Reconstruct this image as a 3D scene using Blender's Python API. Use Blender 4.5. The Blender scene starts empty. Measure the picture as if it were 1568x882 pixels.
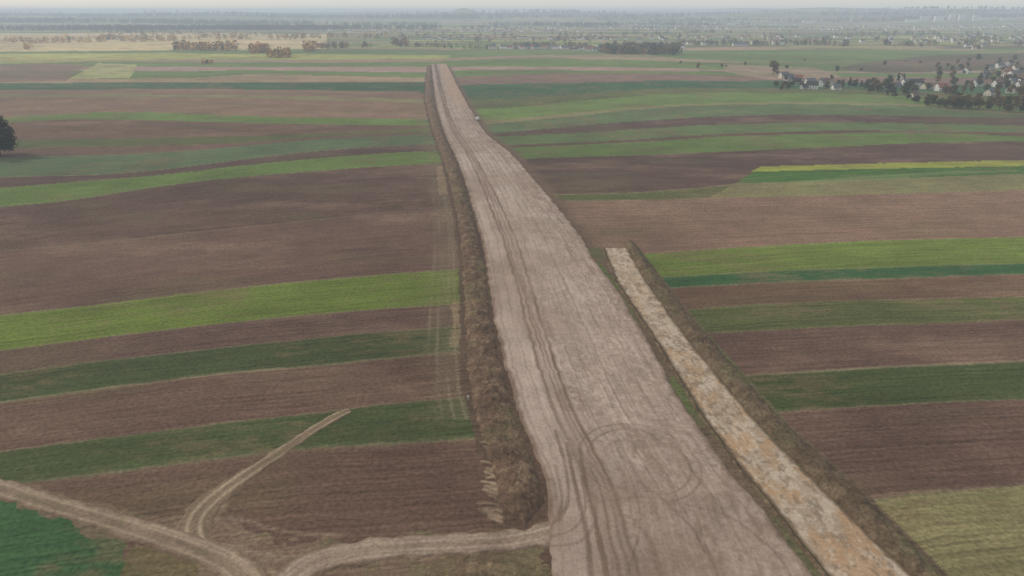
import bpy, math, random
import numpy as np
from mathutils import Vector
random.seed(7); rng=np.random.default_rng(7)
scene=bpy.context.scene
scene.view_settings.view_transform='Standard'; scene.view_settings.look='None'; scene.view_settings.exposure=0
# ------------------------------------------------------------------ noise
def h2(i,j,s):
    n=(i*374761393+j*668265263+s*1442695041)&0xffffffff
    n=((n^(n>>13))*1274126177)&0xffffffff
    return ((n^(n>>16))&0xffff)/65535.0
def vn(x,y,s=0):
    x=np.asarray(x,float);y=np.asarray(y,float)
    i=np.floor(x).astype(np.int64);j=np.floor(y).astype(np.int64)
    u=x-i;v=y-j;u=u*u*(3-2*u);v=v*v*(3-2*v)
    return (h2(i,j,s)*(1-u)+h2(i+1,j,s)*u)*(1-v)+(h2(i,j+1,s)*(1-u)+h2(i+1,j+1,s)*u)*v
def fbm(x,y,s=0,o=4):
    x=np.asarray(x,float);y=np.asarray(y,float)
    a=0;w=1;t=0
    for k in range(o):
        a=a+w*vn(x*2**k+k*17.3,y*2**k+k*9.1,s+k);t+=w;w*=.5
    return a/t
def sm(a,b,x):
    t=np.clip((np.asarray(x,float)-a)/(b-a),0,1);return t*t*(3-2*t)
# ------------------------------------------------------------------ terrain height (metres)
def H(x,y):
    x=np.asarray(x,float);y=np.asarray(y,float)
    a=sm(150,600,y)*(1-sm(2500,3500,y))
    b=a*(1.6*np.sin(x/140+.8)*np.cos(y/170)+1.2*np.sin(x/310-y/230))
    r=np.hypot(x,y);s=sm(4200,7600,r)
    if np.all(s==0): return b
    hill=s*(10+78*fbm(x/1900,y/1900,5,3)+26*sm(0,4500,x))
    hill=hill+s*30*np.exp(-((x-4300)/900)**2)+s*50*np.exp(-((x+510)/130)**2-((y-7800)/300)**2)
    return b+hill
def ssm(a,b,x):
    t=min(max((x-a)/(b-a),0),1);return t*t*(3-2*t)
def Hs(x,y):
    return ssm(150,600,y)*(1-ssm(2500,3500,y))*(1.6*math.sin(x/140+.8)*math.cos(y/170)+1.2*math.sin(x/310-y/230))
CH=80.0;TH=math.radians(21.87);FP=1059.0
def G(px,py):
    """survey point -> ground position (ray from the drone position onto the terrain)"""
    a=(px-784)/FP;b=-(py-441)/FP
    dx=a;dy=math.cos(TH)+b*math.sin(TH);dz=-math.sin(TH)+b*math.cos(TH)
    t=-CH/dz
    for _ in range(25):
        t=(Hs(dx*t,dy*t)-CH)/dz
    return (dx*t,dy*t)
def GL(pts): return np.array([G(*p) for p in pts])
# ------------------------------------------------------------------ mesh helper
def mk(name,V,F,mat,col=None,fuv=None,smooth=True,parent=None,matidx=None):
    V=np.asarray(V,np.float32);F=np.asarray(F,np.int32);k=F.shape[1]
    me=bpy.data.meshes.new(name)
    me.vertices.add(len(V));me.vertices.foreach_set('co',V.ravel())
    me.loops.add(F.size);me.loops.foreach_set('vertex_index',F.ravel())
    me.polygons.add(len(F));me.polygons.foreach_set('loop_start',np.arange(0,F.size,k,dtype=np.int32))
    me.polygons.foreach_set('loop_total',np.full(len(F),k,np.int32))
    me.polygons.foreach_set('use_smooth',np.full(len(F),smooth))
    for m in (mat if isinstance(mat,list) else [mat]): me.materials.append(m)
    if matidx is not None: me.polygons.foreach_set('material_index',np.asarray(matidx,np.int32))
    me.update(calc_edges=True)
    if col is not None:
        c=np.ones((len(V),4),np.float32);c[:,:col.shape[1]]=col
        a=me.color_attributes.new('col','FLOAT_COLOR','POINT');a.data.foreach_set('color',c.ravel())
    if fuv is not None:
        a=me.attributes.new('fuv','FLOAT_VECTOR','POINT');a.data.foreach_set('vector',np.asarray(fuv,np.float32).ravel())
    ob=bpy.data.objects.new(name,me);scene.collection.objects.link(ob)
    if parent: ob.parent=parent
    return ob
def gridF(nr,nc):
    r=np.arange(nr-1)[:,None]*nc;c=np.arange(nc-1)[None]
    a=(r+c).ravel();return np.stack([a,a+1,a+nc+1,a+nc],1)
# ------------------------------------------------------------------ materials
def newmat(name):
    m=bpy.data.materials.new(name);m.use_nodes=True
    nt=m.node_tree;b=nt.nodes['Principled BSDF'];b.inputs['Roughness'].default_value=.95
    b.inputs['Specular IOR Level'].default_value=.1
    return m,nt,b
def N(nt,t,**k):
    n=nt.nodes.new(t)
    for a,v in k.items(): setattr(n,a,v)
    return n
def ramp(nt,src,lo,hi,a,b):
    n=N(nt,'ShaderNodeMapRange');n.inputs[1].default_value=a;n.inputs[2].default_value=b;n.inputs[3].default_value=lo;n.inputs[4].default_value=hi
    nt.links.new(src,n.inputs[0]);return n.outputs[0]
def mul(nt,a,b):
    n=N(nt,'ShaderNodeMath',operation='MULTIPLY');nt.links.new(a,n.inputs[0]);nt.links.new(b,n.inputs[1]);return n.outputs[0]
def groundmat(name,fine=1.2,fstr=.5,broad=.03,bstr=.3,fur=(.03,1.4,1),fustr=.4,bump=.25):
    m,nt,b=newmat(name)
    at=N(nt,'ShaderNodeAttribute',attribute_name='col')
    tc=N(nt,'ShaderNodeTexCoord')
    n1=N(nt,'ShaderNodeTexNoise');n1.inputs['Scale'].default_value=fine;n1.inputs['Detail'].default_value=4;n1.inputs['Roughness'].default_value=.7
    n2=N(nt,'ShaderNodeTexNoise');n2.inputs['Scale'].default_value=broad;n2.inputs['Detail'].default_value=5;n2.inputs['Roughness'].default_value=.65
    nt.links.new(tc.outputs['Object'],n1.inputs['Vector']);nt.links.new(tc.outputs['Object'],n2.inputs['Vector'])
    v=mul(nt,ramp(nt,n1.outputs[0],1-fstr,1+fstr,.3,.7),ramp(nt,n2.outputs[0],1-bstr,1+bstr,.3,.7))
    if fustr>0:
        fa=N(nt,'ShaderNodeAttribute',attribute_name='fuv')
        mp=N(nt,'ShaderNodeVectorMath',operation='MULTIPLY');mp.inputs[1].default_value=fur
        nt.links.new(fa.outputs['Vector'],mp.inputs[0])
        n3=N(nt,'ShaderNodeTexNoise');n3.inputs['Scale'].default_value=1;n3.inputs['Detail'].default_value=4;n3.inputs['Roughness'].default_value=.6
        nt.links.new(mp.outputs[0],n3.inputs['Vector'])
        v=mul(nt,v,ramp(nt,n3.outputs[0],1-fustr,1+fustr,.25,.75))
    sc=N(nt,'ShaderNodeVectorMath',operation='SCALE')
    nt.links.new(at.outputs['Color'],sc.inputs[0]);nt.links.new(v,sc.inputs['Scale'])
    nt.links.new(sc.outputs[0],b.inputs['Base Color'])
    bp=N(nt,'ShaderNodeBump');bp.inputs['Strength'].default_value=.6;bp.inputs['Distance'].default_value=bump
    nt.links.new(n1.outputs[0],bp.inputs['Height']);nt.links.new(bp.outputs[0],b.inputs['Normal'])
    return m
M_field=groundmat('field_soil_and_grass',fine=1.1,fstr=.36,bstr=.2,fustr=.32)
M_road=groundmat('graded_dirt',fine=1.6,fstr=.18,broad=.09,bstr=.14,fur=(1.8,.05,1),fustr=.15,bump=.06)
M_heap=groundmat('spoil_soil',fine=1.6,fstr=.4,broad=.15,bstr=.2,fustr=.0,bump=.3)
M_clay=groundmat('stripped_clay',fine=1.6,fstr=.2,broad=.12,bstr=.1,fustr=.0,bump=.1)
M_track=groundmat('farm_track_dirt',fine=1.6,fstr=.25,broad=.1,bstr=.2,fur=(1.5,.08,1),fustr=.2,bump=.1)
def leafmat():
    m,nt,b=newmat('foliage');at=N(nt,'ShaderNodeAttribute',attribute_name='col')
    nt.links.new(at.outputs['Color'],b.inputs['Base Color']);return m
M_leaf=leafmat()
def plain(name,c,rough=.8,var=.12,scale=3):
    m,nt,b=newmat(name);b.inputs['Roughness'].default_value=rough
    n=N(nt,'ShaderNodeTexNoise');n.inputs['Scale'].default_value=scale;n.inputs['Detail'].default_value=5
    tc=N(nt,'ShaderNodeTexCoord');nt.links.new(tc.outputs['Object'],n.inputs['Vector'])
    r=ramp(nt,n.outputs[0],1-var,1+var,.3,.7);sc=N(nt,'ShaderNodeVectorMath',operation='SCALE');sc.inputs[0].default_value=c
    nt.links.new(r,sc.inputs['Scale']);nt.links.new(sc.outputs[0],b.inputs['Base Color']);return m
# ------------------------------------------------------------------ palette (albedo)
BR=(.142,.085,.058);DB=(.105,.063,.046);RB_=(.20,.125,.084);OL=(.105,.115,.04);DG=(.072,.09,.033);BG=(.13,.172,.036);BL=(.042,.10,.04)
GG=(.105,.145,.06);TN=(.32,.225,.14);PK=(.35,.235,.165);YL=(.34,.31,.12);ST=(.215,.19,.09);LG=(.12,.175,.046);YG=(.29,.30,.08)
# strips, near -> far : (colour, veg, boundary above)
LEFT=[(BR,0,[(0,745),(100,735),(200,722),(350,702),(450,690),(550,682),(735,670)]),
(DG,1,[(0,692),(200,668),(350,648),(500,632),(560,622),(725,606)]),
(BR,0,[(0,616),(200,590),(350,572),(500,560),(600,548),(712,536)]),
(DG,1,[(0,572),(130,555),(270,541),(400,527),(500,517),(600,507),(690,500)]),
(BR,0,[(0,536),(150,517),(300,500),(450,485),(600,472),(700,465)]),
(BG,1,[(0,482),(150,466),(300,448),(450,433),(600,420),(700,412)]),
(BR,0,[(0,385),(150,372),(300,355),(450,340),(600,325),(700,320)]),
(DB,0,[(0,317),(100,308),(200,292),(300,278),(400,268),(550,257),(670,250)]),
(LG,1,[(0,288),(100,280),(200,272),(300,262),(400,250),(500,241),(600,234),(672,231)]),
(DB,0,[(0,271),(150,268),(250,260),(350,247),(450,234),(550,226),(665,221)]),
(GG,1,[(0,241),(150,238),(250,234),(350,226),(450,216),(550,209),(665,206)]),
(BR,0,[(0,230),(60,226),(200,224),(350,220),(450,212),(550,206),(660,203)]),
(OL,1,[(0,215),(200,212),(400,208),(660,196)]),
(BR,0,[(0,188),(120,182),(300,186),(450,190),(650,193)]),
(LG,1,[(0,180),(120,173),(180,170),(300,175),(450,180),(650,183)]),
(RB_,0,[(0,150),(200,148),(350,150),(500,153),(650,158)]),
(ST,1,[(0,144),(200,144),(350,145),(650,152)]),
(RB_,0,[(0,138),(300,136),(650,141)]),
(BL,1,[(0,127),(300,126),(650,125)]),
(TN,0,[(0,121),(300,120),(380,113),(650,119)]),
(LG,1,[(0,108),(300,109),(380,107),(650,111)]),
(PK,0,[(0,102),(300,102),(400,102),(650,102)]),
(LG,1,[(0,94),(300,95),(650,95)]),
(TN,0,[(0,89),(300,91),(650,90)]),
(YG,1,[(0,82),(300,82),(650,84)]),
(LG,1,[(0,76),(300,76),(650,77)])]
RIGHT=[(ST,1,[(1320,767),(1400,757),(1568,745)]),
(BR,0,[(1190,631),(1300,624),(1450,617),(1568,612)]),
(DG,1,[(1140,575),(1300,566),(1568,553)]),
(BR,0,[(1080,510),(1300,500),(1568,490)]),
(OL,1,[(1055,474),(1150,467),(1300,461),(1568,455)]),
(BR,0,[(1020,441),(1200,432),(1568,420)]),
(BL,1,[(1010,425),(1200,415),(1568,403)]),
(BG,1,[(980,390),(1100,381),(1300,370),(1568,362)]),
(RB_,0,[(850,308),(1000,306),(1100,303),(1300,298),(1568,290)]),
(OL,1,[(850,298),(960,296),(1080,288),(1130,281),(1300,278),(1568,266)]),
(DB,0,[(805,243),(900,240),(1000,237),(1200,228),(1400,219),(1568,216)]),
(LG,1,[(785,226),(900,221),(1000,216),(1100,209),(1200,206),(1350,203),(1500,205),(1568,210)]),
(DB,0,[(780,222),(900,218),(1000,212),(1100,205),(1300,199),(1568,203)]),
(GG,1,[(765,209),(900,203),(1000,196),(1100,190),(1200,188),(1300,187),(1568,192)]),
(DB,0,[(755,205),(900,191),(1000,184),(1100,178),(1200,175),(1568,180)]),
(GG,1,[(745,190),(850,181),(950,170),(1050,162),(1200,159),(1380,161),(1568,176)]),
(ST,1,[(740,186),(850,175),(950,166),(1050,159),(1200,156),(1380,158),(1568,173)]),
(LG,1,[(735,167),(800,164),(900,153),(1000,145),(1100,141),(1300,143),(1568,155)]),
(OL,1,[(715,152),(800,151),(900,143),(1000,135),(1180,134),(1400,140),(1568,146)]),
(BL,1,[(700,130),(800,128),(950,126),(1000,123),(1200,124),(1568,130)]),
(RB_,0,[(700,118),(850,112),(950,112),(1150,116),(1568,118)]),
(LG,1,[(695,108),(950,108),(1150,110),(1568,112)]),
(PK,0,[(690,103),(850,102),(1000,104),(1130,107),(1568,108)]),
(LG,1,[(690,93),(830,88),(1000,93),(1130,97),(1568,98)]),
(TN,0,[(690,89),(830,84),(1000,89),(1130,93),(1568,92)]),
(LG,1,[(690,76),(830,76),(1000,78),(1568,80)])]
def bfun(pts):
    W=GL(pts);W=W[np.argsort(W[:,0])]
    xs,ys=W[:,0],W[:,1]
    s0=np.clip((ys[1]-ys[0])/(xs[1]-xs[0]),-.3,.3);s1=np.clip((ys[-1]-ys[-2])/(xs[-1]-xs[-2]),-.3,.3)
    xx=np.linspace(xs[0],xs[-1],200);yy=np.interp(xx,xs,ys);k=np.hanning(31);k/=k.sum()
    yp=np.concatenate([yy[0]+s0*(xx[1]-xx[0])*np.arange(-15,0),yy,yy[-1]+s1*(xx[1]-xx[0])*np.arange(1,16)])
    yy=np.convolve(yp,k,'valid')
    return lambda x:np.where(x<xx[0],yy[0]+s0*(x-xx[0])*np.exp(-np.maximum(xx[0]-x,0)/500),np.where(x>xx[-1],yy[-1]+s1*(x-xx[-1])*np.exp(-np.maximum(x-xx[-1],0)/500),np.interp(x,xx,yy)))
def xfun(pts,win=25,ys0=30):
    """edge curve x(y)"""
    W=GL(pts);W=W[np.argsort(W[:,1])]
    y0,y1=W[0,1],W[-1,1]
    lg=np.linspace(math.log(y0),math.log(y1),600)
    xx=np.interp(np.exp(lg),W[:,1],W[:,0])
    k=np.hanning(win);k/=k.sum();n=win//2
    d0=xx[3]-xx[0];d1=xx[-1]-xx[-4]
    xp=np.concatenate([xx[0]+d0/3*np.arange(-n,0),xx,xx[-1]+d1/3*np.arange(1,n+1)])
    xs=np.convolve(xp,k,'valid');ye=np.exp(lg)
    s0=(xs[5]-xs[0])/(ye[5]-ye[0])
    return lambda y:np.where(y<y0,xs[0]+s0*(y-y0),np.where(y>y1,xs[-1],np.interp(y,ye,xs)))
# road + earthwork edges
roadL=xfun([(660,98),(663,130),(668,165),(680,205),(697,240),(715,290),(730,345),(742,390),(748,440),(755,490),(768,550),(785,610),(805,670),(828,720),(838,770),(838,800),(842,882)])
roadR=xfun([(684,98),(700,130),(720,165),(745,205),(785,235),(815,270),(850,310),(890,360),(915,405),(945,440),(975,490),(1005,540),(1030,590),(1070,650),(1120,720),(1180,790),(1250,882)])
heapL=xfun([(655,98),(650,150),(662,200),(680,250),(700,330),(708,400),(710,470),(712,540),(718,600),(738,670),(758,740),(768,805)])
clayL=xfun([(926,382),(945,430),(985,490),(1030,560),(1080,640),(1130,710),(1190,780),(1260,870),(1270,882)])
clayR=xfun([(960,380),(985,425),(1020,475),(1060,530),(1110,590),(1170,660),(1240,730),(1320,810),(1395,882)])
ridgeR=xfun([(970,372),(1010,425),(1062,490),(1115,550),(1195,640),(1325,760),(1415,850),(1445,882)])
def cen(y): return (roadL(y)+roadR(y))/2
# ------------------------------------------------------------------ painting
def seg_dist(X,Y,P):
    d=np.full(X.shape,1e9)
    for a,b in zip(P[:-1],P[1:]):
        vx,vy=b-a;L=vx*vx+vy*vy+1e-9
        t=np.clip(((X-a[0])*vx+(Y-a[1])*vy)/L,0,1)
        d=np.minimum(d,np.hypot(X-a[0]-t*vx,Y-a[1]-t*vy))
    return d
def smoothline(P,n=60,it=3):
    P=np.asarray(P,float)
    for _ in range(it):
        Q=[P[0]]
        for a,b in zip(P[:-1],P[1:]): Q+= [a*.75+b*.25,a*.25+b*.75]
        Q.append(P[-1]);P=np.array(Q)
    return P
def mix(C,c,a):
    a=np.clip(a,0,1)[:,None];C[:]=C*(1-a)+np.array(c)*a
def pline(X,Y,C,pts,w,c,a,soft=.4,it=2,box=3):
    P=smoothline(GL(pts),it=it)
    m=(X>P[:,0].min()-box)&(X<P[:,0].max()+box)&(Y>P[:,1].min()-box)&(Y<P[:,1].max()+box)
    if not m.any(): return
    xm,ym=X[m],Y[m]
    d=seg_dist(xm,ym,P)
    k=a*(1-sm(w*(1-soft),w*(1+soft),d+.5*w*(fbm(xm*.8,ym*.8,3,3)-.5)))*(.4+.9*fbm(xm*.15,ym*.15,4,2))
    c0=C[m];mix(c0,c,k);C[m]=c0
def inpoly(X,Y,P):
    r=np.zeros(X.shape,bool);n=len(P)
    for i in range(n):
        x0,y0=P[i];x1,y1=P[(i+1)%n]
        if y0==y1: continue
        c=((y0>Y)!=(y1>Y))&(X<(x1-x0)*(Y-y0)/(y1-y0)+x0);r^=c
    return r
# terrain grid
ys=[-400,-250,-120,-40,10,40,60,70]
while ys[-1]<14000:
    y=ys[-1]
    if y<930: d=max((y*y+6400)/72000*1.1,.25)
    elif y<3500: d=13
    else: d=13+(y-3500)*.02
    ys.append(y+d)
ys=np.array(ys,float)
s=np.concatenate([np.linspace(-1.7,-.86,40,endpoint=False),np.linspace(-.86,.86,900,endpoint=False),np.linspace(.86,1.7,41)])
w=np.maximum(ys,60)+60
X=(s[None]*w[:,None]).ravel();Y=np.repeat(ys,len(s))
dyv=np.repeat(np.gradient(ys),len(s))
C=np.zeros((len(X),3));VEG=np.zeros(len(X));AC=np.zeros(len(X));ID=np.zeros(len(X))
left=X<cen(Y)
wob=(vn(X*.05,Y*.0+3,11)-.5)*1.0+(fbm(X*.5,Y*.5,12,2)-.5)*.7
for side,LST in ((True,LEFT),(False,RIGHT)):
    m=left if side else ~left
    x=X[m];y=Y[m]+wob[m];dy=dyv[m]
    c=np.zeros((len(x),3));v=np.zeros(len(x));ac=y.copy();idn=np.zeros(len(x))
    prev=np.full(len(x),-1e9);marg=np.zeros(len(x))
    done=np.zeros(len(x),bool);nz=fbm(x*.12,y*.3,40,3)
    for k,(col,veg,pts) in enumerate(LST):
        f=np.maximum(bfun(pts)(x),prev+.5)
        sel=(y<=f)&(y>prev)
        tint=1+.14*(np.array([h2(np.int64(k),np.int64(q//2),9+side) for q in range(3)])-.5)
        c[sel]=np.array(col)*tint;v[sel]=veg;ac[sel]=(f-y)[sel];idn[sel]=k+1;done|=sel
        wd=.4+.5*h2(np.int64(k),np.int64(3),4)
        mm=np.exp(-((y-f)/(wd))**2)*(.35+.65*h2(np.int64(k),np.int64(5),4))*(1-sm(1.2,5,dy))
        marg=np.maximum(marg,mm*(.2+1.3*nz))
        prev=f
    r=~done
    xr=x[r];yr=y[r]
    wy=yr+xr*.06*(1 if side else -1)+60*fbm(xr/600,yr/600,21,2)
    band=np.floor(wy/60).astype(np.int64)
    blk=np.floor((xr+130*h2(band,band,3))/ (220+200*h2(band,band*0,8))).astype(np.int64)
    pal=np.array([LG,BG,TN,LG,YG,PK,OL,YG,BR,LG]);ii=(h2(band,blk,77)*9.99).astype(int)
    c[r]=pal[ii]
    # the wooded hills on the horizon
    wd_=sm(5200,6800,np.hypot(xr,yr))*sm(.3,.55,fbm(xr/700,yr/500,23,3));cr0=c[r];mix(cr0,(.05,.06,.035),wd_*.9);c[r]=cr0
    mix(c,(.30,.255,.15),marg*.6)
    C[m]=c;VEG[m]=v;AC[m]=ac;ID[m]=idn
def sub(P,pad=5):
    return np.nonzero((X>P[:,0].min()-pad)&(X<P[:,0].max()+pad)&(Y>P[:,1].min()-pad)&(Y<P[:,1].max()+pad))[0]
def ppoly(pts,c,a=1,veg=None):
    P=GL(pts);i=sub(P)
    m=i[inpoly(X[i]+(fbm(X[i]*.3,Y[i]*.3,31,3)-.5)*1.5,Y[i]+(fbm(X[i]*.3,Y[i]*.3,32,3)-.5)*1.5,P)]
    cc=C[m];mix(cc,c,np.full(len(m),a));C[m]=cc
    if veg is not None: VEG[m]=veg
# particular fields
ppoly([(1125,281),(1157,261),(1300,258),(1568,253),(1640,252),(1640,264),(1568,267),(1300,278)],(.06,.125,.028),1,1)
ppoly([(1148,263),(1165,255),(1350,250),(1568,245),(1640,244),(1640,253),(1568,254),(1300,259)],(.28,.30,.055),1,1)
ppoly([(1085,303),(1125,281),(1568,266),(1640,264),(1640,288),(1568,291),(1300,299)],(.19,.175,.08),1,1)
ppoly([(1180,280),(1350,268),(1430,263),(1560,260),(1560,262),(1430,268),(1350,276)],(.16,.21,.08),.6,1)
ppoly([(105,121),(150,97),(210,99),(200,119)],(.37,.36,.15),.9,1)
ppoly([(0,126),(100,124),(130,100),(60,96),(0,100)],RB_,.8,0)
ppoly([(1110,98),(1250,104),(1290,118),(1180,122),(1110,110)],PK,.7,0)
ppoly([(1280,106),(1330,92),(1450,84),(1568,80),(1568,104),(1440,110),(1350,112)],DB,.8,0)
ppoly([(1030,84),(1120,78),(1300,74),(1480,80),(1300,100),(1180,100),(1090,92)],LG,.8,1)
ppoly([(820,86),(960,80),(1040,90),(900,92)],TN,.6,0)
ppoly([(-300,84),(260,77),(500,75),(500,52),(-300,52)],(.66,.50,.26),.75,1)  # far-left fields paled: a patch of sunlight painted into their colour
ppoly([(-300,100),(0,98),(250,92),(420,86),(260,80),(-300,86)],(.42,.41,.11),.65,1)
# bottom-left crop and rough grass
ppoly([(-400,740),(0,766),(60,776),(120,798),(197,832),(186,860),(162,960),(-400,960)],(.05,.108,.042),1,1)
ppoly([(206,832),(250,842),(330,868),(370,960),(157,960),(186,860)],(.13,.11,.05),1,1)
# texture by noise : bare patches in crops, weeds in soil
n1=fbm(X*.035,Y*.035,51,3);n2=fbm(X*.25,Y*.6,52,3)
a=sm(.5,.7,n1*.6+n2*.4)*VEG*.5; mix(C,(.165,.115,.065),a)
nb=fbm(X*.02,Y*.05,53,4)
a=sm(.55,.75,nb)*(1-VEG)*.3; mix(C,(.15,.125,.06),a)
a=sm(.5,.75,1-nb+.15*(n2-.5))*(1-VEG)*.38; mix(C,(.235,.155,.105),a)
C*= (.82+.36*vn(X*.006,Y*.012,55))[:,None]*(.9+.2*n2)[:,None]
tl=np.abs(((AC+(vn(X*.02,Y*.02,56)-.5)*.6)%9.0)-4.5)
C*= (1-.22*np.exp(-((tl-.9)/.3)**2)*(1-sm(.5,1.6,dyv))*vn(X*.03,AC*.3,57))[:,None]
# headland left of heap : trafficked, crossing tracks
dl=heapL(Y)-X
hl=(dl>-2)&(dl<22)&(Y<700)&(Y>125)
i=np.nonzero(hl)[0];xi,yi,di=X[i],Y[i],dl[i];cc=C[i]
mix(cc,(.19,.155,.09),.5*(1-sm(5,14,di+6*(fbm(xi*.1,yi*.03,60,3)-.5)))*(.25+.75*fbm(xi*.5,yi*.03,61,3)))
for off in (2.5,4.3,7.5,9.3):
    q=np.exp(-((di-off-.4*np.sin(yi/43+off))/.3)**2)*sm(.35,.65,fbm(xi*.02+off,yi*.03,62,2))
    mix(cc,(.26,.205,.135),q*.5*(1-sm(.8,3,dyv[i])))
C[i]=cc
for P in ([(668,255),(682,252),(688,296),(672,298)],[(690,462),(708,460),(710,500),(694,502)],[(690,505),(712,500),(714,535),(688,530)]):
    ppoly(P,(.30,.215,.125),.5)
def zone(m,c,a):
    cc=C[m];mix(cc,c,np.full(m.sum(),1.)*a if np.isscalar(a) else a);C[m]=cc
zone((X>heapL(Y)-1.4-1.5*(fbm(X*.2,Y*.1,64,3)-.5))&(X<roadR(Y)+2)&(Y>60)&(Y<1110),(.105,.068,.047),.9)
yclay=G(940,380)[1]
cor=(X>roadR(Y)-1)&(X<ridgeR(Y)+.8)&(Y<yclay+1)
nn=fbm(X[cor]*.15,Y[cor]*.06,63,4)
cc=C[cor];mix(cc,(.13,.092,.06),np.full(cor.sum(),1.));mix(cc,(.1,.12,.045),sm(.5,.62,nn)*.5);C[cor]=cc
cor=(X>roadR(Y)+0)&(X<roadR(Y)+7)&(Y>=yclay+1)&(Y<1100)
zone(cor,(.15,.1,.068),.8*(1-sm(2,7,(X-roadR(Y))[cor])))
ppoly([(905,398),(918,402),(950,440),(938,446),(915,420)],(.085,.125,.035),.8)
ppoly([(1025,575),(1035,578),(1078,635),(1058,632),(1035,605)],(.1,.125,.045),.7)
# muddy junction lower left
P=GL([(-300,735),(0,738),(120,762),(210,790),(285,800),(330,770),(360,800),(430,835),(560,826),(700,818),(830,808),(860,960),(330,960),(300,862),(200,828),(100,800),(0,766),(-300,758)])
i=sub(P,8);m=i[inpoly(X[i]+(fbm(X[i]*.2,Y[i]*.2,33,3)-.5)*5,Y[i]+(fbm(X[i]*.2,Y[i]*.2,34,3)-.5)*5,P)]
cc=C[m];mix(cc,(.19,.132,.088),.55+.45*fbm(X[m]*.3,Y[m]*.3,35,3));mix(cc,(.14,.13,.06),sm(.5,.65,fbm(X[m]*.15,Y[m]*.15,36,3))*.6);C[m]=cc
for pts in ([(300,800),(360,790),(430,815),(520,820)],[(290,830),(330,800),(345,770)],[(120,770),(220,800),(300,830),(420,850)],[(330,850),(400,862),(470,850)],[(300,835),(380,860),(430,882)]):
    pline(X,Y,C,pts,.5,(.28,.21,.145),.5,soft=.8)
# loose earth dragged out of the heap
for q in range(24):
    yy=666+q*5.6+random.uniform(-3,3);x1=766+q*.2+random.uniform(-5,3);ln=random.uniform(8,36);dr=random.uniform(-7,2)
    pline(X,Y,C,[(x1-ln,yy+dr),(x1-ln*.5,yy+dr*.3+random.uniform(-2,2)),(x1,yy+3)],random.uniform(.18,.5),(.34,.25,.165),random.uniform(.5,1.1),soft=.8)
Zt=H(X,Y)+np.where(Y<400,.12*(n2-.5),0)
fuv=np.stack([X,AC*1.0,ID*13.7],1)
mk('ground',np.stack([X,Y,Zt],1),gridF(len(ys),len(s)),M_field,C,fuv)
# ------------------------------------------------------------------ strips following the road line
def rows(y0,y1,k=1.0,mn=.25,mx=6):
    r=[y0]
    while r[-1]<y1: r.append(r[-1]+min(max(r[-1]**2/72000*k,mn),mx))
    r[-1]=y1;return np.array(r)
def strip(name,fl,fr,y0,y1,nc,zf,cf,mat,edge=.0,k=1.0):
    R=rows(y0,y1,k);u=np.linspace(0,1,nc)
    l=fl(R)+edge*(fbm(R*.25,R*0,81,4)-.5)*2;r=fr(R)+edge*(fbm(R*.25,R*0+7,82,4)-.5)*2
    XX=(l[:,None]*(1-u)+r[:,None]*u);YY=np.repeat(R,nc).reshape(len(R),nc)
    U=np.tile(u,len(R));X_=XX.ravel();Y_=YY.ravel();W=np.repeat(r-l,nc)
    Z=H(X_,Y_)+zf(U,X_,Y_,W)
    col=cf(U,X_,Y_,W)
    return mk(name,np.stack([X_,Y_,Z],1),gridF(len(R),nc),mat,col,np.stack([U*W,Y_,0*Y_],1))
yend=G(670,98)[1]
def zr(U,x,y,W):
    e=np.minimum(U,1-U)*W
    return .16+.1*sm(0,1.5,e)-.35*(1-sm(0,.7,e))+.04*(fbm(x*1.2,y*.2,83,2)-.5)
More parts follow.
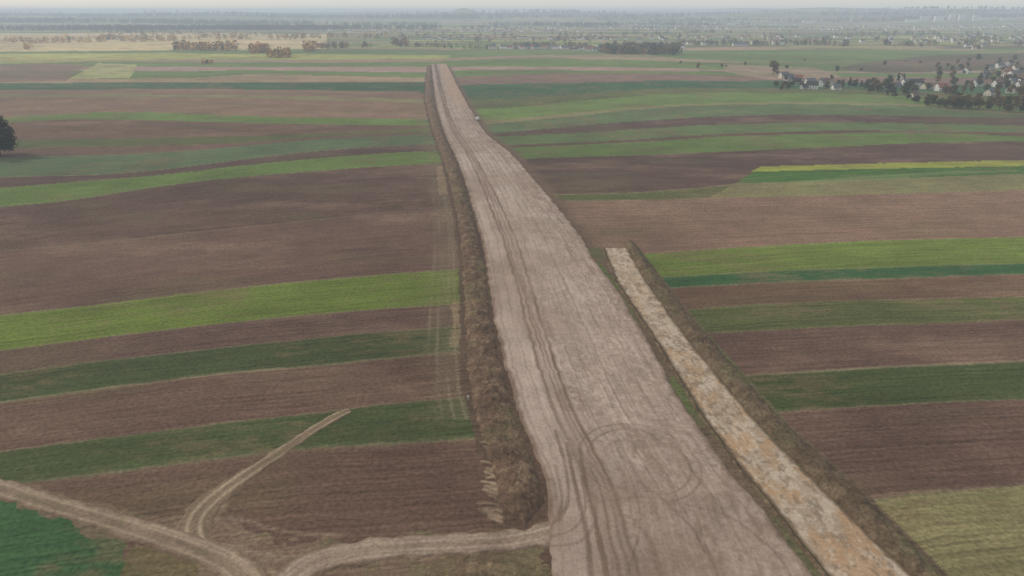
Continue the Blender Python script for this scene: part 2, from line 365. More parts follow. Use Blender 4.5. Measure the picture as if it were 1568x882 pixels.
def cr(U,x,y,W):
    c=np.tile(np.array([.365,.278,.222]),(len(x),1))
    e=U*W
    n=fbm(e*1.3,y*.05,84,4);mix(c,(.47,.37,.305),sm(.45,.7,n)*.55)
    n=fbm(e*.35,y*.06,85,4);mix(c,(.255,.182,.138),sm(.48,.68,n)*.65)
    hq=fbm(e*1.1,y*.6,86,3);mix(c,(.5,.4,.33),sm(.5,.66,hq)*.5*sm(.3,.36,U))
    n=fbm(e*.9,y*.9,97,3);mix(c,(.22,.158,.12),sm(.58,.7,n)*.4*sm(.3,.36,U))
    st=fbm(e*2.4,y*.015,95,3);c*=(1+.28*(st-.5)*sm(.28,.36,U))[:,None]
    mix(c,(.47,.37,.305),.6*np.exp(-((U-.12)/.09)**4))
    mix(c,(.49,.39,.325),.35*np.exp(-((U-.55)/.2)**4)*sm(120,200,y))
    for u0,wd,a in ((.22,.45,1),(.262,.3,.8),(.295,.25,.6),(.335,.42,1),(.06,.25,.4),(.15,.2,.4),(.42,.2,.45),(.5,.2,.35),(.56,.2,.3),(.62,.2,.45),(.7,.2,.35),(.8,.25,.45),(.9,.2,.4)):
        d=(U-u0-.008*np.sin(y/37+u0*40)-.008*(vn(y*.03,y*0+u0*9,89)-.5))*W
        w_=np.maximum(wd,y*.0011)
        mix(c,(.15,.098,.07),a*np.exp(-(d/w_)**2)*(.5+.7*vn(y*.06,u0*50+0*y,90)))
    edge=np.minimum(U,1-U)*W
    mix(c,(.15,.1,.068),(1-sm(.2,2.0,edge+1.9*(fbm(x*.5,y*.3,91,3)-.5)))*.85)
    n=fbm(x*.04,y*.02,92,3);mix(c,(.26,.182,.135),sm(.42,.68,n)*.45)
    mix(c,(.40,.265,.185),.75*sm(560,760,y)*sm(.4,.6,U+.3*(fbm(x*.05,y*.01,93,2)-.5)))
    cx,cy=G(978,706)
    nr=np.hypot(x-cx,y-cy)<14
    ang=np.arctan2(y-cy,x-cx);rr=np.hypot((x-cx),(y-cy)*.9)+.5*np.sin(ang*2)
    br=(.2+.8*vn(ang*1.3,ang*0,94))*nr
    for r0 in (9.3,11.2): mix(c,(.17,.115,.083),.75*np.exp(-((rr-r0)/.22)**2)*br)
    for pts,wd,a in (([(905,882),(900,820),(880,745),(868,680)],.4,.9),([(930,882),(915,810),(897,745),(888,690)],.35,.9),([(855,800),(872,770),(868,720),(850,660)],.35,.8),([(840,812),(858,790),(862,760),(850,715)],.35,.8),
        ([(880,800),(905,770),(990,760),(1060,775)],.2,.3),([(960,882),(985,800),(970,740),(945,690)],.25,.5),([(1190,850),(1120,790),(1050,775)],.25,.4),([(838,825),(880,815),(900,780),(890,730)],.3,.6),([(838,838),(890,835),(915,800),(912,760)],.3,.5),
        ([(1010,882),(1000,830),(960,790)],.35,.45),([(1100,882),(1070,820),(1020,770),(980,740)],.3,.4)):
        pline(x,y,c,pts,wd,(.15,.1,.07),a)
    mix(c,(.22,.155,.112),(1-sm(85,135,y))*.5*fbm(x*.12,y*.12,96,4)*1.6)
    return c
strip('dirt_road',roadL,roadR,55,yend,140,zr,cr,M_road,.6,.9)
def zh(h,pk=.5):
    def f(U,x,y,W):
        p=np.sin(np.pi*np.clip(U,0,1)**(math.log(.5)/math.log(pk)))
        lump=fbm(x*.3,y*.3,101,3);l2=np.abs(fbm(x*.7,y*.5,102,3)-.5)*2
        amp=h*(.5+.7*vn(y*.05,y*0,103))
        return -.2+p*(amp*(.45+1.0*lump)+.5*l2)+.12*(vn(x*1.8,y*1.8,104)-.5)*p+.3*np.minimum(1,p*3)
    return f
def ch(U,x,y,W):
    c=np.tile(np.array([.135,.087,.058]),(len(x),1))
    mix(c,(.25,.175,.11),sm(.48,.7,fbm(x*.5,y*.5,105,4))*.6)
    mix(c,(.075,.05,.035),sm(.52,.7,fbm(x*.8,y*.8,106,3))*.6)
    mix(c,(.15,.13,.062),sm(.52,.68,fbm(x*.2,y*.12,107,3))*.4*(1-sm(600,900,y)))
    mix(c,(.19,.12,.08),sm(300,600,y)*.4)
    return c
y0h=G(800,806)[1]
def hl_(y): 
    t=1-sm(y0h,y0h+7,y);return heapL(y)*(1-t)+(heapL(y)+roadL(y))/2*t
def hr_(y):
    t=1-sm(y0h,y0h+7,y);return (roadL(y)-.3)*(1-t)+((heapL(y)+roadL(y))/2+.5)*t
def zhe(U,x,y,W): return zh(1.35,.5)(U,x,y,W)*sm(y0h-1,y0h+6,y)-.15*(1-sm(y0h-1,y0h+6,y))
strip('spoil_heap',hl_,hr_,y0h,yend-40,70,zhe,ch,M_heap,.8,.9)
def ch2(U,x,y,W):
    c=np.tile(np.array([.125,.088,.055]),(len(x),1))
    mix(c,(.2,.15,.095),sm(.45,.7,fbm(x*.5,y*.5,115,4))*.55)
    mix(c,(.075,.053,.036),sm(.5,.7,fbm(x*.9,y*.6,116,3))*.55)
    mix(c,(.11,.11,.05),sm(.55,.7,fbm(x*.2,y*.12,117,3))*.35)
    return c
strip('topsoil_ridge',lambda y:clayR(y)+.1,lambda y:ridgeR(y)+.2,55,yclay+6,50,zh(1.15,.45),ch2,M_heap,.5,.9)
strip('verge_berm',lambda y:clayL(y)-1.2,lambda y:clayL(y)+.1,55,yclay,16,lambda U,x,y,W:-.15+.5*np.sin(np.pi*U)*(.4+fbm(x*.5,y*.5,121,3)),ch2,M_heap,.35,.9)
def cc_(U,x,y,W):
    c=np.tile(np.array([.37,.285,.205]),(len(x),1))
    n=fbm(x*.6,y*.4,131,4);mix(c,(.50,.41,.315),sm(.45,.62,n)*.75)
    n2=fbm(x*.3+9,y*.18,132,4);near=1-sm(100,220,y)
    mix(c,(.40,.25,.135),sm(.46-.05*near,.66,n2)*(.25+.45*near))
    mix(c,(.21,.153,.103),sm(.55,.68,fbm(x*.9,y*.6,133,4))*.65)
    mix(c,(.54,.46,.37),sm(.62,.72,fbm(x*1.4,y*1.0,134,3))*.5)
    for u0 in (.3,.62): mix(c,(.25,.18,.12),.4*np.exp(-((U-u0-.03*np.sin(y/15))/.03)**2)*vn(y*.1,y*0+u0,137))
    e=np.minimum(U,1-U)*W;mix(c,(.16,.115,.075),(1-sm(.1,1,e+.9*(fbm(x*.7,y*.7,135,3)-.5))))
    return c
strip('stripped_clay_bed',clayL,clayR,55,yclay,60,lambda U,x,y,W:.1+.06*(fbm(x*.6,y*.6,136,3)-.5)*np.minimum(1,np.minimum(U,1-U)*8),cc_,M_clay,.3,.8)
# ------------------------------------------------------------------ ribbons
def ribbon(name,pts,width,cf,mat,z=.14,step=.35,nc=30,edge=.5):
    P=smoothline(GL(pts),it=4);d=np.concatenate([[0],np.cumsum(np.hypot(*np.diff(P,axis=0).T))])
    t=np.arange(0,d[-1],step);px=np.interp(t,d,P[:,0]);py=np.interp(t,d,P[:,1])
    tx=np.gradient(px);ty=np.gradient(py);L=np.hypot(tx,ty);nx=-ty/L;ny=tx/L
    wd=np.interp(t/t[-1],np.linspace(0,1,len(width)),width)/2
    u=np.linspace(-1,1,nc)
    e0=wd+edge*(fbm(t*.4,t*0,141,4)-.5)*2;e1=wd+edge*(fbm(t*.4,t*0+5,142,4)-.5)*2
    off=np.where(u[None]<0,u[None]*e0[:,None],u[None]*e1[:,None])
    x=(px[:,None]+nx[:,None]*off).ravel();y=(py[:,None]+ny[:,None]*off).ravel()
    U=np.tile(u,len(t));T=np.repeat(t,nc);en=np.minimum(T,t[-1]-T)
    n_=fbm(x*.6,y*.6,143,3)
    Z=H(x,y)+z-.3*sm(.7,1.05,np.abs(U)+.5*(n_-.5))-.3*(1-sm(0,5,en+4*(n_-.5)))
    return mk(name,np.stack([x,y,Z],1),gridF(len(t),nc),mat,cf(U,T,x,y,off.ravel()),np.stack([off.ravel(),T,0*T],1))
def tcol(base,pale,ruts,gr=.4):
    def f(U,T,x,y,o):
        c=np.tile(np.array(base),(len(x),1))
        mix(c,(.15,.125,.065),sm(.5,.65,fbm(x*.3,y*.3,151,3))*gr)
        for r in ruts: mix(c,pale,.85*np.exp(-((o-r+.15*np.sin(T*.2))/.38)**2)*(.5+.7*fbm(T*.1,r+0*T,152,2)))
        mix(c,(.16,.108,.072),sm(.5,1,np.abs(U)+.5*(fbm(x*.6,y*.6,153,3)-.5))*.9)
        return c
    return f
ribbon('farm_track',[(556,620),(520,634),(480,658),(430,692),(380,724),(335,757),(303,787),(294,815),(305,842)],[2.2,3.2,3.2,4.5,7,8],tcol((.2,.142,.093),(.38,.295,.2),(-1,1)),M_track,z=.13)
ribbon('dirt_track',[(-160,700),(-60,730),(30,757),(110,781),(200,808),(270,828),(330,850),(380,885),(400,940)],[5,5,5,6,7],tcol((.23,.165,.114),(.35,.265,.188),(-1.3,.9,1.6)),M_track,z=.15,edge=.8)
ribbon('access_road',[(390,960),(440,890),(475,862),(530,847),(610,838),(700,833),(790,828),(850,815),(895,785)],[7,6.5,5.5,5.5,6],tcol((.27,.196,.142),(.37,.285,.22),(-1.8,-.9,.9,1.8),.2),M_track,z=.17,edge=.8)
def mound(name,px,py,rx,ry,h,seed):
    cx,cy=G(px,py)
    r=np.linspace(0,1,36);a=np.linspace(0,2*np.pi,121)
    x=cx+np.outer(r,np.cos(a)*(1+.25*(fbm(np.cos(a)*2+5,np.sin(a)*2+5,seed,3)-.5)))*rx;y=cy+np.outer(r,np.sin(a))*ry
    x=x.ravel();y=y.ravel();R=np.repeat(r,121)
    z=H(x,y)-.15+(1-R**2)*(h*(.4+fbm(x*.35,y*.35,seed,4)))+.2*(fbm(x*1.5,y*1.5,seed+3,2)-.5)
    c=ch(0*x,x,y,x);mix(c,(.17,.14,.075),.6*fbm(x*.3,y*.3,seed+5,3))
    mk(name,np.stack([x,y,z],1),gridF(36,121),M_heap,c,np.stack([x,y,z*0],1))
mound('soil_mound',752,874,11,4.2,1.0,161)
# ------------------------------------------------------------------ trees
def quads(cx,cy,cz,sz):
    n=len(cx);a=rng.normal(size=(n,3));a/=np.linalg.norm(a,axis=1)[:,None]
    b=rng.normal(size=(n,3));b-= (a*b).sum(1)[:,None]*a;b/=np.linalg.norm(b,axis=1)[:,None]
    c=np.stack([cx,cy,cz],1);sz=sz[:,None]
    V=np.stack([c-a*sz-b*sz*.6,c+a*sz-b*sz*.7,c+a*sz*.8+b*sz*.7,c-a*sz*.9+b*sz*.6],1).reshape(-1,3)
    return V
def tube(p0,p1,r0,r1,n=6):
    p0=np.array(p0,float);p1=np.array(p1,float);d=p1-p0;d/=np.linalg.norm(d)
    u=np.cross(d,[.3,.9,.1]);u/=np.linalg.norm(u);v=np.cross(d,u);V=[]
    for p,r in ((p0,r0),(p1,r1)):
        for i in range(n):
            a=2*math.pi*i/n;V.append(p+r*(u*math.cos(a)+v*math.sin(a)))
    F=[(i,(i+1)%n,n+(i+1)%n,n+i) for i in range(n)]
    return np.array(V),np.array(F)
def tree_mesh(name,h,rad,nl,leaf,col,shape='round'):
    V=[];F=[];C_=[];k=0
    def add(v,f,c):
        nonlocal k
        V.append(v);F.append(f+k);C_.append(c);k+=len(v)
    bark=np.array([.09,.07,.055])
    def tb(a,b,r0,r1):
        v,f=tube(a,b,r0,r1);add(v,f,np.tile(bark,(len(v),1)))
    pts=[np.array([0,0,-.3])]
    for i in range(1,6): pts.append(np.array([random.uniform(-.03,.03)*h*i/3,random.uniform(-.03,.03)*h*i/3,h*.85*i/5]))
    for i in range(5): tb(pts[i],pts[i+1],h*.03*(1-i/5.5),h*.03*(1-(i+1)/5.5))
    ends=[]
    for i in range(16):
        z=random.uniform(.18,.85);a=i*2.4+random.random();bp=pts[0]*(1-z)+pts[5]*z
        if shape=='cone': rr=rad*(1-z)*1.15+.1*rad
        else: rr=rad*math.sqrt(max(.1,1-((z-.52)/.5)**2))
        e=bp+np.array([math.cos(a)*rr*.8,math.sin(a)*rr*.8,h*.13*(0 if shape=='cone' else 1)])
        tb(bp,e,h*.011,h*.003);ends.append((bp,e,rr))
        for q in range(3):
            m=bp*.4+e*.6;e2=m+np.array([random.uniform(-1,1)*rr*.4,random.uniform(-1,1)*rr*.4,random.uniform(0,1)*h*.1]);tb(m,e2,h*.005,h*.0015);ends.append((m,e2,rr*.6))
    nc=70;per=nl//nc
    for i in range(nc):
        bp,e,rr=random.choice(ends);t=random.uniform(.35,1.05);c0=bp*(1-t)+e*t
        cr_=rad*random.uniform(.14,.3);n=per
        p=rng.normal(size=(n,3))*cr_*.6*np.array([1,1,.75])+c0
        v=quads(p[:,0],p[:,1],p[:,2],leaf*rng.uniform(.6,1.3,n))
        tone=random.uniform(.6,1.35);cl=np.array(col)*tone
        cols=np.repeat(cl[None]*rng.uniform(.75,1.3,(n,1)),4,0);add(v,np.arange(4*n).reshape(-1,4),cols)
    me=mk(name,np.concatenate(V),np.concatenate(F),M_leaf,np.concatenate(C_),smooth=False)
    d=me.data;bpy.data.objects.remove(me);return d
T_green=[tree_mesh('broadleaf_a',12,4.5,1800,.36,(.085,.09,.04)),tree_mesh('broadleaf_b',10,4.2,1500,.36,(.14,.12,.045)),
 tree_mesh('broadleaf_c',13,4.5,1300,.36,(.2,.13,.05)),tree_mesh('broadleaf_d',9,4,1300,.36,(.065,.078,.035))]
T_con=tree_mesh('conifer_a',13,3,1800,.3,(.035,.055,.032),'cone')
T_big=tree_mesh('broadleaf_big',21,10,8000,.42,(.06,.055,.032))
def put(name,data,px,py,sc=1,rot=None):
    x,y=G(px,py);o=bpy.data.objects.new(name,data);o.location=(x,y,Hs(x,y));o.scale=(sc,sc,sc*random.uniform(.9,1.1));o.rotation_euler=(0,0,random.random()*6.3 if rot is None else rot)
    scene.collection.objects.link(o);return o
put('broadleaf_tree',T_big,0,238,1.15,.5)
put('broadleaf_tree',T_green[2],1184,114,1.5)
put('broadleaf_tree',T_green[1],1188,110,1)
TR=[(1188,134,.9,3),(1215,122,.6,0),(1223,128,.7,3),(1105,103,.6,3),(1112,103,.4,1),(1290,134,.9,4),(1300,133,1.,4),(1308,135,.9,0),(1318,134,.8,4),(1326,137,.8,3),(1338,140,1.,2),(1345,141,1.1,1),(1332,143,.8,0),
 (1362,128,.9,0),(1375,125,.9,4),(1383,122,.8,4),(1395,135,.8,3),(1410,132,.8,0),(1420,138,.8,1),(1370,150,.7,3),(1390,153,.7,0),(1405,158,.6,2),(1425,162,.9,0),(1437,164,.9,3),(1448,166,1,1),(1460,166,1,2),(1470,167,.9,0),(1482,168,.8,3),(1497,168,.9,2),
 (1510,140,.9,1),(1530,168,.9,2),(1545,172,.9,1),(1560,150,1,2),(1552,128,.9,0),(1520,125,.8,3),(1535,112,.8,2),(1500,125,.8,1),(1478,70,1.0,0),(1485,76,.8,3),(1498,76,1,0),(1233,70,1,0),(1222,70,.8,3),(1242,69,.8,4),(1355,70,1.4,0),(1362,70,.8,2),
 (1540,170,.8,0),(1410,72,.8,1),(318,98,.6,2),(1190,114,.6,3),(607,70,1.5,2),(613,72,.8,1),(1525,150,.8,2),(1267,136,.6,3),(1205,136,.5,1),(1462,140,.7,1),(1555,160,.9,1),(1515,160,.7,0)]
for q in range(22): TR.append((random.uniform(1300,1400),random.uniform(129,146),random.uniform(.6,1.0),random.choice([0,2,3,1,4])))
for q in range(36):
    px=random.uniform(1400,1568);TR.append((px,random.uniform(154,170)+(px-1400)*.03,random.uniform(.55,1.0),random.choice([0,2,3,1,2])))
for q in range(46): TR.append((random.uniform(1430,1568),random.uniform(92,152),random.uniform(.6,1.1),random.choice([0,2,3,1])))
for q in range(18): TR.append((random.uniform(1195,1290),random.uniform(121,139),random.uniform(.45,.8),random.choice([0,2,3,1])))
for q in range(10): TR.append((random.uniform(1040,1460),random.uniform(84,112),random.uniform(.4,.8),random.choice([0,2,3,1])))
for (px,py,sc,k) in TR:
    put('conifer_tree' if k==4 else 'broadleaf_tree',T_con if k==4 else T_green[k],px,py,sc)
def treemass(name,trees):
    V=[];C_=[]
    xs=np.array([t[0] for t in trees]);ys_=np.array([t[1] for t in trees]);zz=H(xs,ys_)
    for (x,y,h,col),z0 in zip(trees,zz):
        n=46;z=rng.uniform(.05,1,n);r=.42*h*np.sqrt(np.clip(1-((z-.5)/.55)**2,.05,1))*rng.uniform(.3,1,n)**.5
        a=rng.uniform(0,6.28,n)
        V.append(quads(x+r*np.cos(a),y+r*np.sin(a),z0+z*h,h*.09*rng.uniform(.6,1.4,n)))
        C_.append(np.repeat(np.array(col)[None]*rng.uniform(.6,1.4,(n,1)),4,0))
    V=np.concatenate(V);mk(name,V,np.arange(len(V)).reshape(-1,4),M_leaf,np.concatenate(C_),smooth=False)
GO=(.60,.36,.13);GY=(.66,.47,.2);DK=(.05,.058,.035);OLt=(.12,.115,.05);RU=(.28,.16,.07)  # GO, GY: autumn gold, with sunlight on the crowns brightened into the colour
def scat(n,x0,x1,ya,yb,hh,cols,j=2):
    L=[]
    for _ in range(n):
        px=random.uniform(x0,x1);t=(px-x0)/(x1-x0)
        if vn(px*.035,ya*1.7,201)<.3: continue
        py=ya+(yb-ya)*t+random.uniform(-j,j)
        x,y=G(px,py);L.append((x,y,hh*random.uniform(.5,1.2),np.array(random.choice(cols))*random.uniform(.75,1.2)))
    return L
belt=[]
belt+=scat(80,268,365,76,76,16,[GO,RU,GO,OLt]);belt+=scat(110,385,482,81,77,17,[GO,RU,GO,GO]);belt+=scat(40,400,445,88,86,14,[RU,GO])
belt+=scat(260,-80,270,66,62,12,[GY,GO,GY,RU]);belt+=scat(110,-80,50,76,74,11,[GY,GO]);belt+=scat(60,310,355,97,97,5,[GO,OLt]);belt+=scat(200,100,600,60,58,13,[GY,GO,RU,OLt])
belt+=scat(90,480,570,73,72,10,[RU,OLt]);belt+=scat(30,600,625,68,70,14,[RU,OLt]);belt+=scat(60,620,750,70,74,8,[RU,OLt,DK])
belt+=scat(170,885,1040,80,83,13,[DK,OLt,RU]);belt+=scat(120,925,1040,74,76,13,[DK,OLt]);belt+=scat(160,750,900,73,73,10,[OLt,RU,DK]);belt+=scat(150,1040,1270,68,68,10,[OLt,DK,RU]);belt+=scat(130,1250,1568,70,68,10,[OLt,RU,DK])
belt+=scat(200,620,1568,63,61,10,[OLt,DK,RU],3);belt+=scat(200,520,1568,56,54,12,[OLt,DK,RU],3)
belt+=scat(50,1500,1568,120,125,8,[OLt,RU,DK],8)
treemass('tree_belt',belt)
far=[]
def woods(nc,px0,px1,d0,d1,hh,cols,L=(150,500),n=(25,60)):
    for _ in range(nc):
        cy=random.uniform(d0,d1);cpx=random.uniform(px0,px1);cx=(cpx-784)/FP*cy*.95;ln=random.uniform(*L);dp=random.uniform(15,70);sl=random.uniform(-.15,.15)
        cl=np.array(random.choice(cols))
        for q in range(random.randint(*n)):
            t=random.uniform(-1,1);far.append((cx+t*ln,cy+t*ln*sl+random.gauss(0,dp),hh*random.uniform(.6,1.15),cl*random.uniform(.8,1.2)))
woods(22,-100,640,3200,3500,17,[DK,RU,DK,DK],(200,500),(45,90));woods(16,-100,450,4300,4700,22,[DK]);woods(12,450,1100,3900,4300,19,[DK,OLt]);woods(16,1000,1700,4600,5200,18,[DK,OLt])
woods(16,500,1700,5600,6100,24,[DK],(300,900));woods(14,-200,800,5700,6300,24,[DK],(300,900));woods(18,650,1700,2700,4000,11,[OLt,DK,RU],(40,200),(10,30));woods(10,-100,700,2300,2900,10,[OLt,RU,GO],(60,250),(10,30))
woods(12,-300,1800,7000,7500,26,[DK],(500,1200))
treemass('distant_forest',far)
# ------------------------------------------------------------------ houses
W_=[plain('render_white',(.72,.7,.66)),plain('render_cream',(.6,.55,.44)),plain('brick_wall',(.34,.2,.15)),plain('render_grey',(.42,.42,.4))]
R_=[plain('roof_red_tile',(.26,.11,.075)),plain('roof_grey',(.13,.13,.14)),plain('roof_dark',(.06,.055,.055)),plain('roof_brown',(.15,.1,.08))]
M_win=plain('window_glass',(.05,.06,.07),.2);M_door=plain('door_wood',(.12,.07,.045));M_fr=plain('window_frame',(.75,.75,.73))
def box(x0,x1,y0,y1,z0,z1):
    V=[(x0,y0,z0),(x1,y0,z0),(x1,y1,z0),(x0,y1,z0),(x0,y0,z1),(x1,y0,z1),(x1,y1,z1),(x0,y1,z1)]
    return V,[(0,3,2,1),(4,5,6,7),(0,1,5,4),(1,2,6,5),(2,3,7,6),(3,0,4,7)]
def joinb(bs):
    V=[];F=[]
    for v,f in bs:
        k=len(V);V+=v;F+=[tuple(i+k for i in q) for q in f]
    return V,F
def house(px,py,w,l,h,wi,ri,rot,name='house',rp=.42):
    x,y=G(px,py);e=bpy.data.objects.new(name,None);scene.collection.objects.link(e)
    e.location=(x,y,Hs(x,y));e.rotation_euler=(0,0,rot);e.scale=(.88,.88,.88)
    rh=w/2*rp*2
    V=[(-l/2,-w/2,-.5),(l/2,-w/2,-.5),(l/2,w/2,-.5),(-l/2,w/2,-.5),(-l/2,-w/2,h),(l/2,-w/2,h),(l/2,w/2,h),(-l/2,w/2,h),(-l/2,0,h+rh),(l/2,0,h+rh)]
    me=bpy.data.meshes.new('walls');me.from_pydata(V,[],[(0,1,5,4),(1,2,6,9,5),(2,3,7,6),(3,0,4,8,7),(3,2,1,0)]);me.materials.append(W_[wi])
    o=bpy.data.objects.new('walls',me);o.parent=e;scene.collection.objects.link(o)
    ov=.6;s_=rh/(w/2);t=.22
    V=[];F=[]
    for sg in (-1,1):
        k=len(V);a=(sg*(w/2+ov),h-ov*s_+.05);b=(0,h+rh+.05)
        for xx in (-l/2-ov,l/2+ov): V+=[(xx,a[0],a[1]),(xx,b[0]+sg*.003,b[1]),(xx,b[0]+sg*.003,b[1]+t),(xx,a[0],a[1]+t)]
        F+=[(k,k+1,k+5,k+4),(k+1,k+2,k+6,k+5),(k+2,k+3,k+7,k+6),(k+3,k,k+4,k+7),(k,k+3,k+2,k+1),(k+4,k+5,k+6,k+7)]
    mk('roof',V,F,R_[ri],smooth=False,parent=e)
    wb=[];fb=[]
    fl=[1.0] if h<4.5 else [1.0,3.9]
    for z in fl:
        for i in range(int(l//3)):
            xx=-l/2+1.6+i*3
            for sg in (-1,1):
                if z==1.0 and i==1 and sg<0: continue
                if z>3 and z+1.42>h-.1: zz_=h-1.6
                else: zz_=z
                yy=sg*w/2;wb.append(box(xx-.5,xx+.5,min(yy,yy+sg*.05),max(yy,yy+sg*.05),zz_,zz_+1.3));fb.append(box(xx-.62,xx+.62,min(yy,yy+sg*.03),max(yy,yy+sg*.03),zz_-.12,zz_+1.42))
        for sg in (-1,1):
            for yy in (-w/4,w/4):
                xx=sg*l/2;wb.append(box(min(xx,xx+sg*.05),max(xx,xx+sg*.05),yy-.5,yy+.5,z,z+1.3));fb.append(box(min(xx,xx+sg*.03),max(xx,xx+sg*.03),yy-.62,yy+.62,z-.12,z+1.42))
    V,F=joinb(wb);mk('windows',V,F,M_win,smooth=False,parent=e);V,F=joinb(fb);mk('window_frames',V,F,M_fr,smooth=False,parent=e)
    xx=-l/2+4.6;V,F=box(xx-.5,xx+.5,-w/2-.06,-w/2,-.1,2.1);mk('door',V,F,M_door,smooth=False,parent=e)
    V,F=box(l*.15,l*.15+.7,.4,1.1,h+rh*.5,h+rh+1);mk('chimney',V,F,W_[2],smooth=False,parent=e)
HS=[(1200,120,9,12,5.5,1,1,.2),(1208,123,9,11,5,0,1,.4),(1222,124,8,11,5,3,0,-.2),(1215,127,9,13,3.2,0,2,.5),(1240,130,9,12,5,0,1,.1),(1243,136,9,13,5.2,0,2,-.3),(1256,132,9,11,5.5,0,1,.9),(1262,128,8,11,3.5,2,3,.3),(1272,133,9,12,5.5,1,3,1.2),(1280,137,8,10,3.2,0,1,.1),(1232,136,7,10,3,3,2,.2),
(1388,131,9,13,5,0,1,.2),(1402,132,9,12,5.5,0,2,-.2),(1418,136,9,12,3.5,1,3,.4),(1441,139,10,14,5,0,0,.15),(1452,140,9,11,3.3,0,0,1.4),(1372,134,8,10,3.2,3,1,.3),(1378,122,8,11,5,1,3,.8),(1435,135,8,10,3.2,2,1,.2),(1398,150,8,10,4,1,3,.4),
(1490,75,12,16,5,0,0,.3),(1505,72,9,12,5,1,1,.2),(1480,72,9,12,5,0,1,.2),(1133,70,12,40,4.5,0,1,.03),(1515,107,9,12,5,0,1,.4),(1562,122,9,13,5.5,1,1,.2),(1555,108,9,12,5,0,3,.2),(1540,118,9,12,5,1,0,.5),(1528,133,9,12,5,0,3,.1),(1548,142,9,12,5,1,2,.7),(1508,118,8,11,5,3,1,.3),
(1495,132,9,12,5,0,1,.3),(1480,112,9,12,5,0,3,.6),(1530,104,9,13,5,0,1,.2),(1563,135,9,12,5,0,3,.1),(1515,146,8,11,4,1,1,.5),(1545,100,9,12,5,3,2,.4)]
for q in HS: house(*q)
def van(px,py,rot):
    x,y=G(px,py);e=bpy.data.objects.new('parked_van',None);scene.collection.objects.link(e);e.location=(x,y,Hs(x,y)+.26);e.rotation_euler=(0,0,rot)
    prof=[(-2.6,.35),(2.5,.35),(2.6,.9),(2.45,1.15),(1.75,1.3),(1.15,2.15),(.8,2.3),(-2.45,2.3),(-2.6,2.1)]
    n=len(prof);V=[(a,-.95,b) for a,b in prof]+[(a,.95,b) for a,b in prof];F=[tuple(range(n)),tuple(range(2*n-1,n-1,-1))]
    me=bpy.data.meshes.new('body');me.from_pydata(V,[],F+[(i,i+n,(i+1)%n+n,(i+1)%n) for i in range(n)]);me.materials.append(plain('van_paint',(.62,.62,.6),.4))
    o=bpy.data.objects.new('body',me);o.parent=e;scene.collection.objects.link(o);b=o.modifiers.new('b','BEVEL');b.width=.08;b.segments=2
    V,F=joinb([box(.2,1.1,-.97,-.955,1.35,1.95),box(.2,1.1,.955,.97,1.35,1.95)]);mk('side_windows',V,F,M_win,smooth=False,parent=e)
    V=[(1.78,-.8,1.33),(1.78,.8,1.33),(1.2,.75,2.12),(1.2,-.75,2.12)];mk('windscreen',V,[(0,1,2,3)],M_win,smooth=False,parent=e)
    for i,(a,b_) in enumerate([(-1.7,-.9),(1.7,-.9),(-1.7,.9),(1.7,.9)]):
        v,f=tube((a,b_-.12,.35),(a,b_+.12,.35),.36,.36,16);v=np.concatenate([v,[[a,b_-.12,.35],[a,b_+.12,.35]]])
        f=[tuple(int(z) for z in q) for q in f]+[((i_+1)%16,i_,32) for i_ in range(16)]+[(16+i_,16+(i_+1)%16,33) for i_ in range(16)]
        me=bpy.data.meshes.new('wheel');me.from_pydata([tuple(q) for q in v],[],f);me.materials.append(R_[2]);o=bpy.data.objects.new('wheel_%d'%i,me);o.parent=e;scene.collection.objects.link(o)
van(731,184,1.9)
x,y=G(717,613);V,F=joinb([box(-.05,.05,-.05,.05,0,1.3),box(-.25,.25,-.07,-.052,.8,1.25)]);o=mk('marker_post',V,F,W_[0],smooth=False);o.location=(x,y,Hs(x,y))
# distant town
def town(items,name):
    V=[];F=[];MI=[]
    zz=H(np.array([q[0] for q in items]),np.array([q[1] for q in items]))
    for (x,y,w,l,h,rot,wi,ri,flat),z in zip(items,zz):
        k=len(V);z=float(z);c,s_=math.cos(rot),math.sin(rot);rh=0.01 if flat else w*.4
        P=[(-l/2,-w/2,-1),(l/2,-w/2,-1),(l/2,w/2,-1),(-l/2,w/2,-1),(-l/2,-w/2,h),(l/2,-w/2,h),(l/2,w/2,h),(-l/2,w/2,h),(-l/2,0,h+rh),(l/2,0,h+rh)]
        V+=[(x+a*c-b*s_,y+a*s_+b*c,z+d) for a,b,d in P]
        for f,m in (((0,1,5,4),wi),((1,2,6,5),wi),((2,3,7,6),wi),((3,0,4,7),wi),((4,5,9,8),4+ri),((6,7,8,9),4+ri),((5,6,9),wi),((7,4,8),wi)):
            F.append(tuple(k+i for i in f));MI.append(m)
    me=bpy.data.meshes.new(name);me.from_pydata(V,[],F)
    for m in W_+R_: me.materials.append(m)
    me.polygons.foreach_set('material_index',MI);o=bpy.data.objects.new(name,me);scene.collection.objects.link(o)
it=[]
def vill(n,x0,x1,ya,yb,j=1.5):
    for _ in range(n):
        px=random.uniform(x0,x1)
        if vn(px*.04,yb*1.3,203)<.3: continue
        py=ya+(yb-ya)*(px-x0)/(x1-x0)+random.uniform(-j,j);x,y=G(px,py)
        it.append((x,y,9,random.uniform(10,16),random.uniform(3.5,6),random.uniform(-.5,.5),random.choice([0,0,0,1,1,3]),random.choice([0,1,1,2,3]),False))
vill(70,750,905,74,75);vill(45,880,1045,77,73,2.5);vill(50,1040,1260,68,67);vill(25,1280,1568,66,64);vill(45,600,1000,60,61,2);vill(70,1000,1568,60,58,3);vill(12,1530,1568,112,128,8)
town(it,'village');it=[]
cl=[(random.gauss(1300,190),random.uniform(3000,5400)) for _ in range(22)]+[(random.uniform(560,1100),random.uniform(3000,5000)) for _ in range(8)]
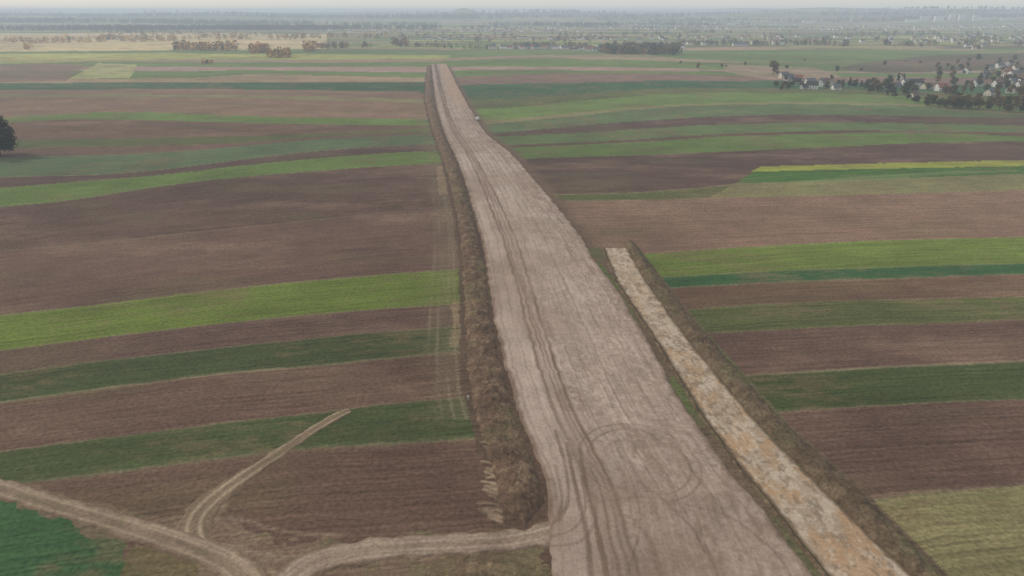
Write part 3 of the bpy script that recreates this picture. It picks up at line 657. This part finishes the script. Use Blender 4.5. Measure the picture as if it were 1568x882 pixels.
for (cpx,cy) in cl:
    for _ in range(random.randint(12,36)):
        y=cy+random.gauss(0,90);x=(cpx-784)/FP*cy*.95+random.gauss(0,160)
        it.append((x,y,9,random.uniform(10,17),random.uniform(4,7),random.uniform(-.8,.8),random.choice([0,3,1,0]),random.choice([0,1,1,3]),False))
for px,d,l,h in [(1425,4600,60,30),(1445,4700,45,32),(1460,4650,50,30),(1385,4500,70,18),(1405,4700,60,26),(1480,4550,30,34),(1495,4600,60,16),(1110,4300,80,12),(1090,4400,60,14),(1530,4500,90,14),(1230,4600,70,14),(1300,4700,60,20),(900,4500,70,12)]:
    it.append(((px-784)/FP*d*.95,d,16,l,h,random.uniform(-.3,.3),0,1,True))
town(it,'distant_town')
# ------------------------------------------------------------------ haze layer, sky, sun
V,F=box(-26000,26000,-3000,26000,-60,98)
m=bpy.data.materials.new('haze_air');m.use_nodes=True;nt=m.node_tree;nt.nodes.clear()
o_=nt.nodes.new('ShaderNodeOutputMaterial');ab=nt.nodes.new('ShaderNodeVolumeAbsorption');em=nt.nodes.new('ShaderNodeEmission');ad=nt.nodes.new('ShaderNodeAddShader')
SG=.00021
ab.inputs['Color'].default_value=(0,0,0,1);ab.inputs['Density'].default_value=SG
em.inputs['Color'].default_value=(.47,.53,.575,1);em.inputs['Strength'].default_value=SG
nt.links.new(ab.outputs[0],ad.inputs[0]);nt.links.new(em.outputs[0],ad.inputs[1]);nt.links.new(ad.outputs[0],o_.inputs['Volume'])
mk('haze',V,F,m,smooth=False)
az=math.radians(-65);el=math.radians(34)
wd=bpy.data.worlds.new('World');scene.world=wd;wd.use_nodes=True;nt=wd.node_tree
sk=nt.nodes.new('ShaderNodeTexSky');sk.sky_type='NISHITA';sk.sun_disc=False;sk.sun_elevation=el;sk.sun_rotation=az;sk.dust_density=.5
mx=nt.nodes.new('ShaderNodeMix');mx.data_type='RGBA';mx.inputs[0].default_value=.75
nt.links.new(sk.outputs[0],mx.inputs[6]);mx.inputs[7].default_value=(5.9,5.95,5.9,1)
nt.links.new(mx.outputs[2],nt.nodes['Background'].inputs['Color']);nt.nodes['Background'].inputs['Strength'].default_value=.12
ld=bpy.data.lights.new('sun','SUN');ld.energy=1.9;ld.angle=math.radians(10);ld.color=(1,.88,.72)
lo=bpy.data.objects.new('sun',ld);scene.collection.objects.link(lo)
sp=Vector((math.sin(az)*math.cos(el),math.cos(az)*math.cos(el),math.sin(el)));lo.rotation_euler=sp.to_track_quat('Z','Y').to_euler()
cd=bpy.data.cameras.new('camera');cd.sensor_width=36;cd.lens=36*FP/1568;cd.clip_end=60000;cd.clip_start=.5
co=bpy.data.objects.new('camera',cd);co.location=(0,0,CH);co.rotation_euler=(math.pi/2-TH,0,0);scene.collection.objects.link(co);scene.camera=co
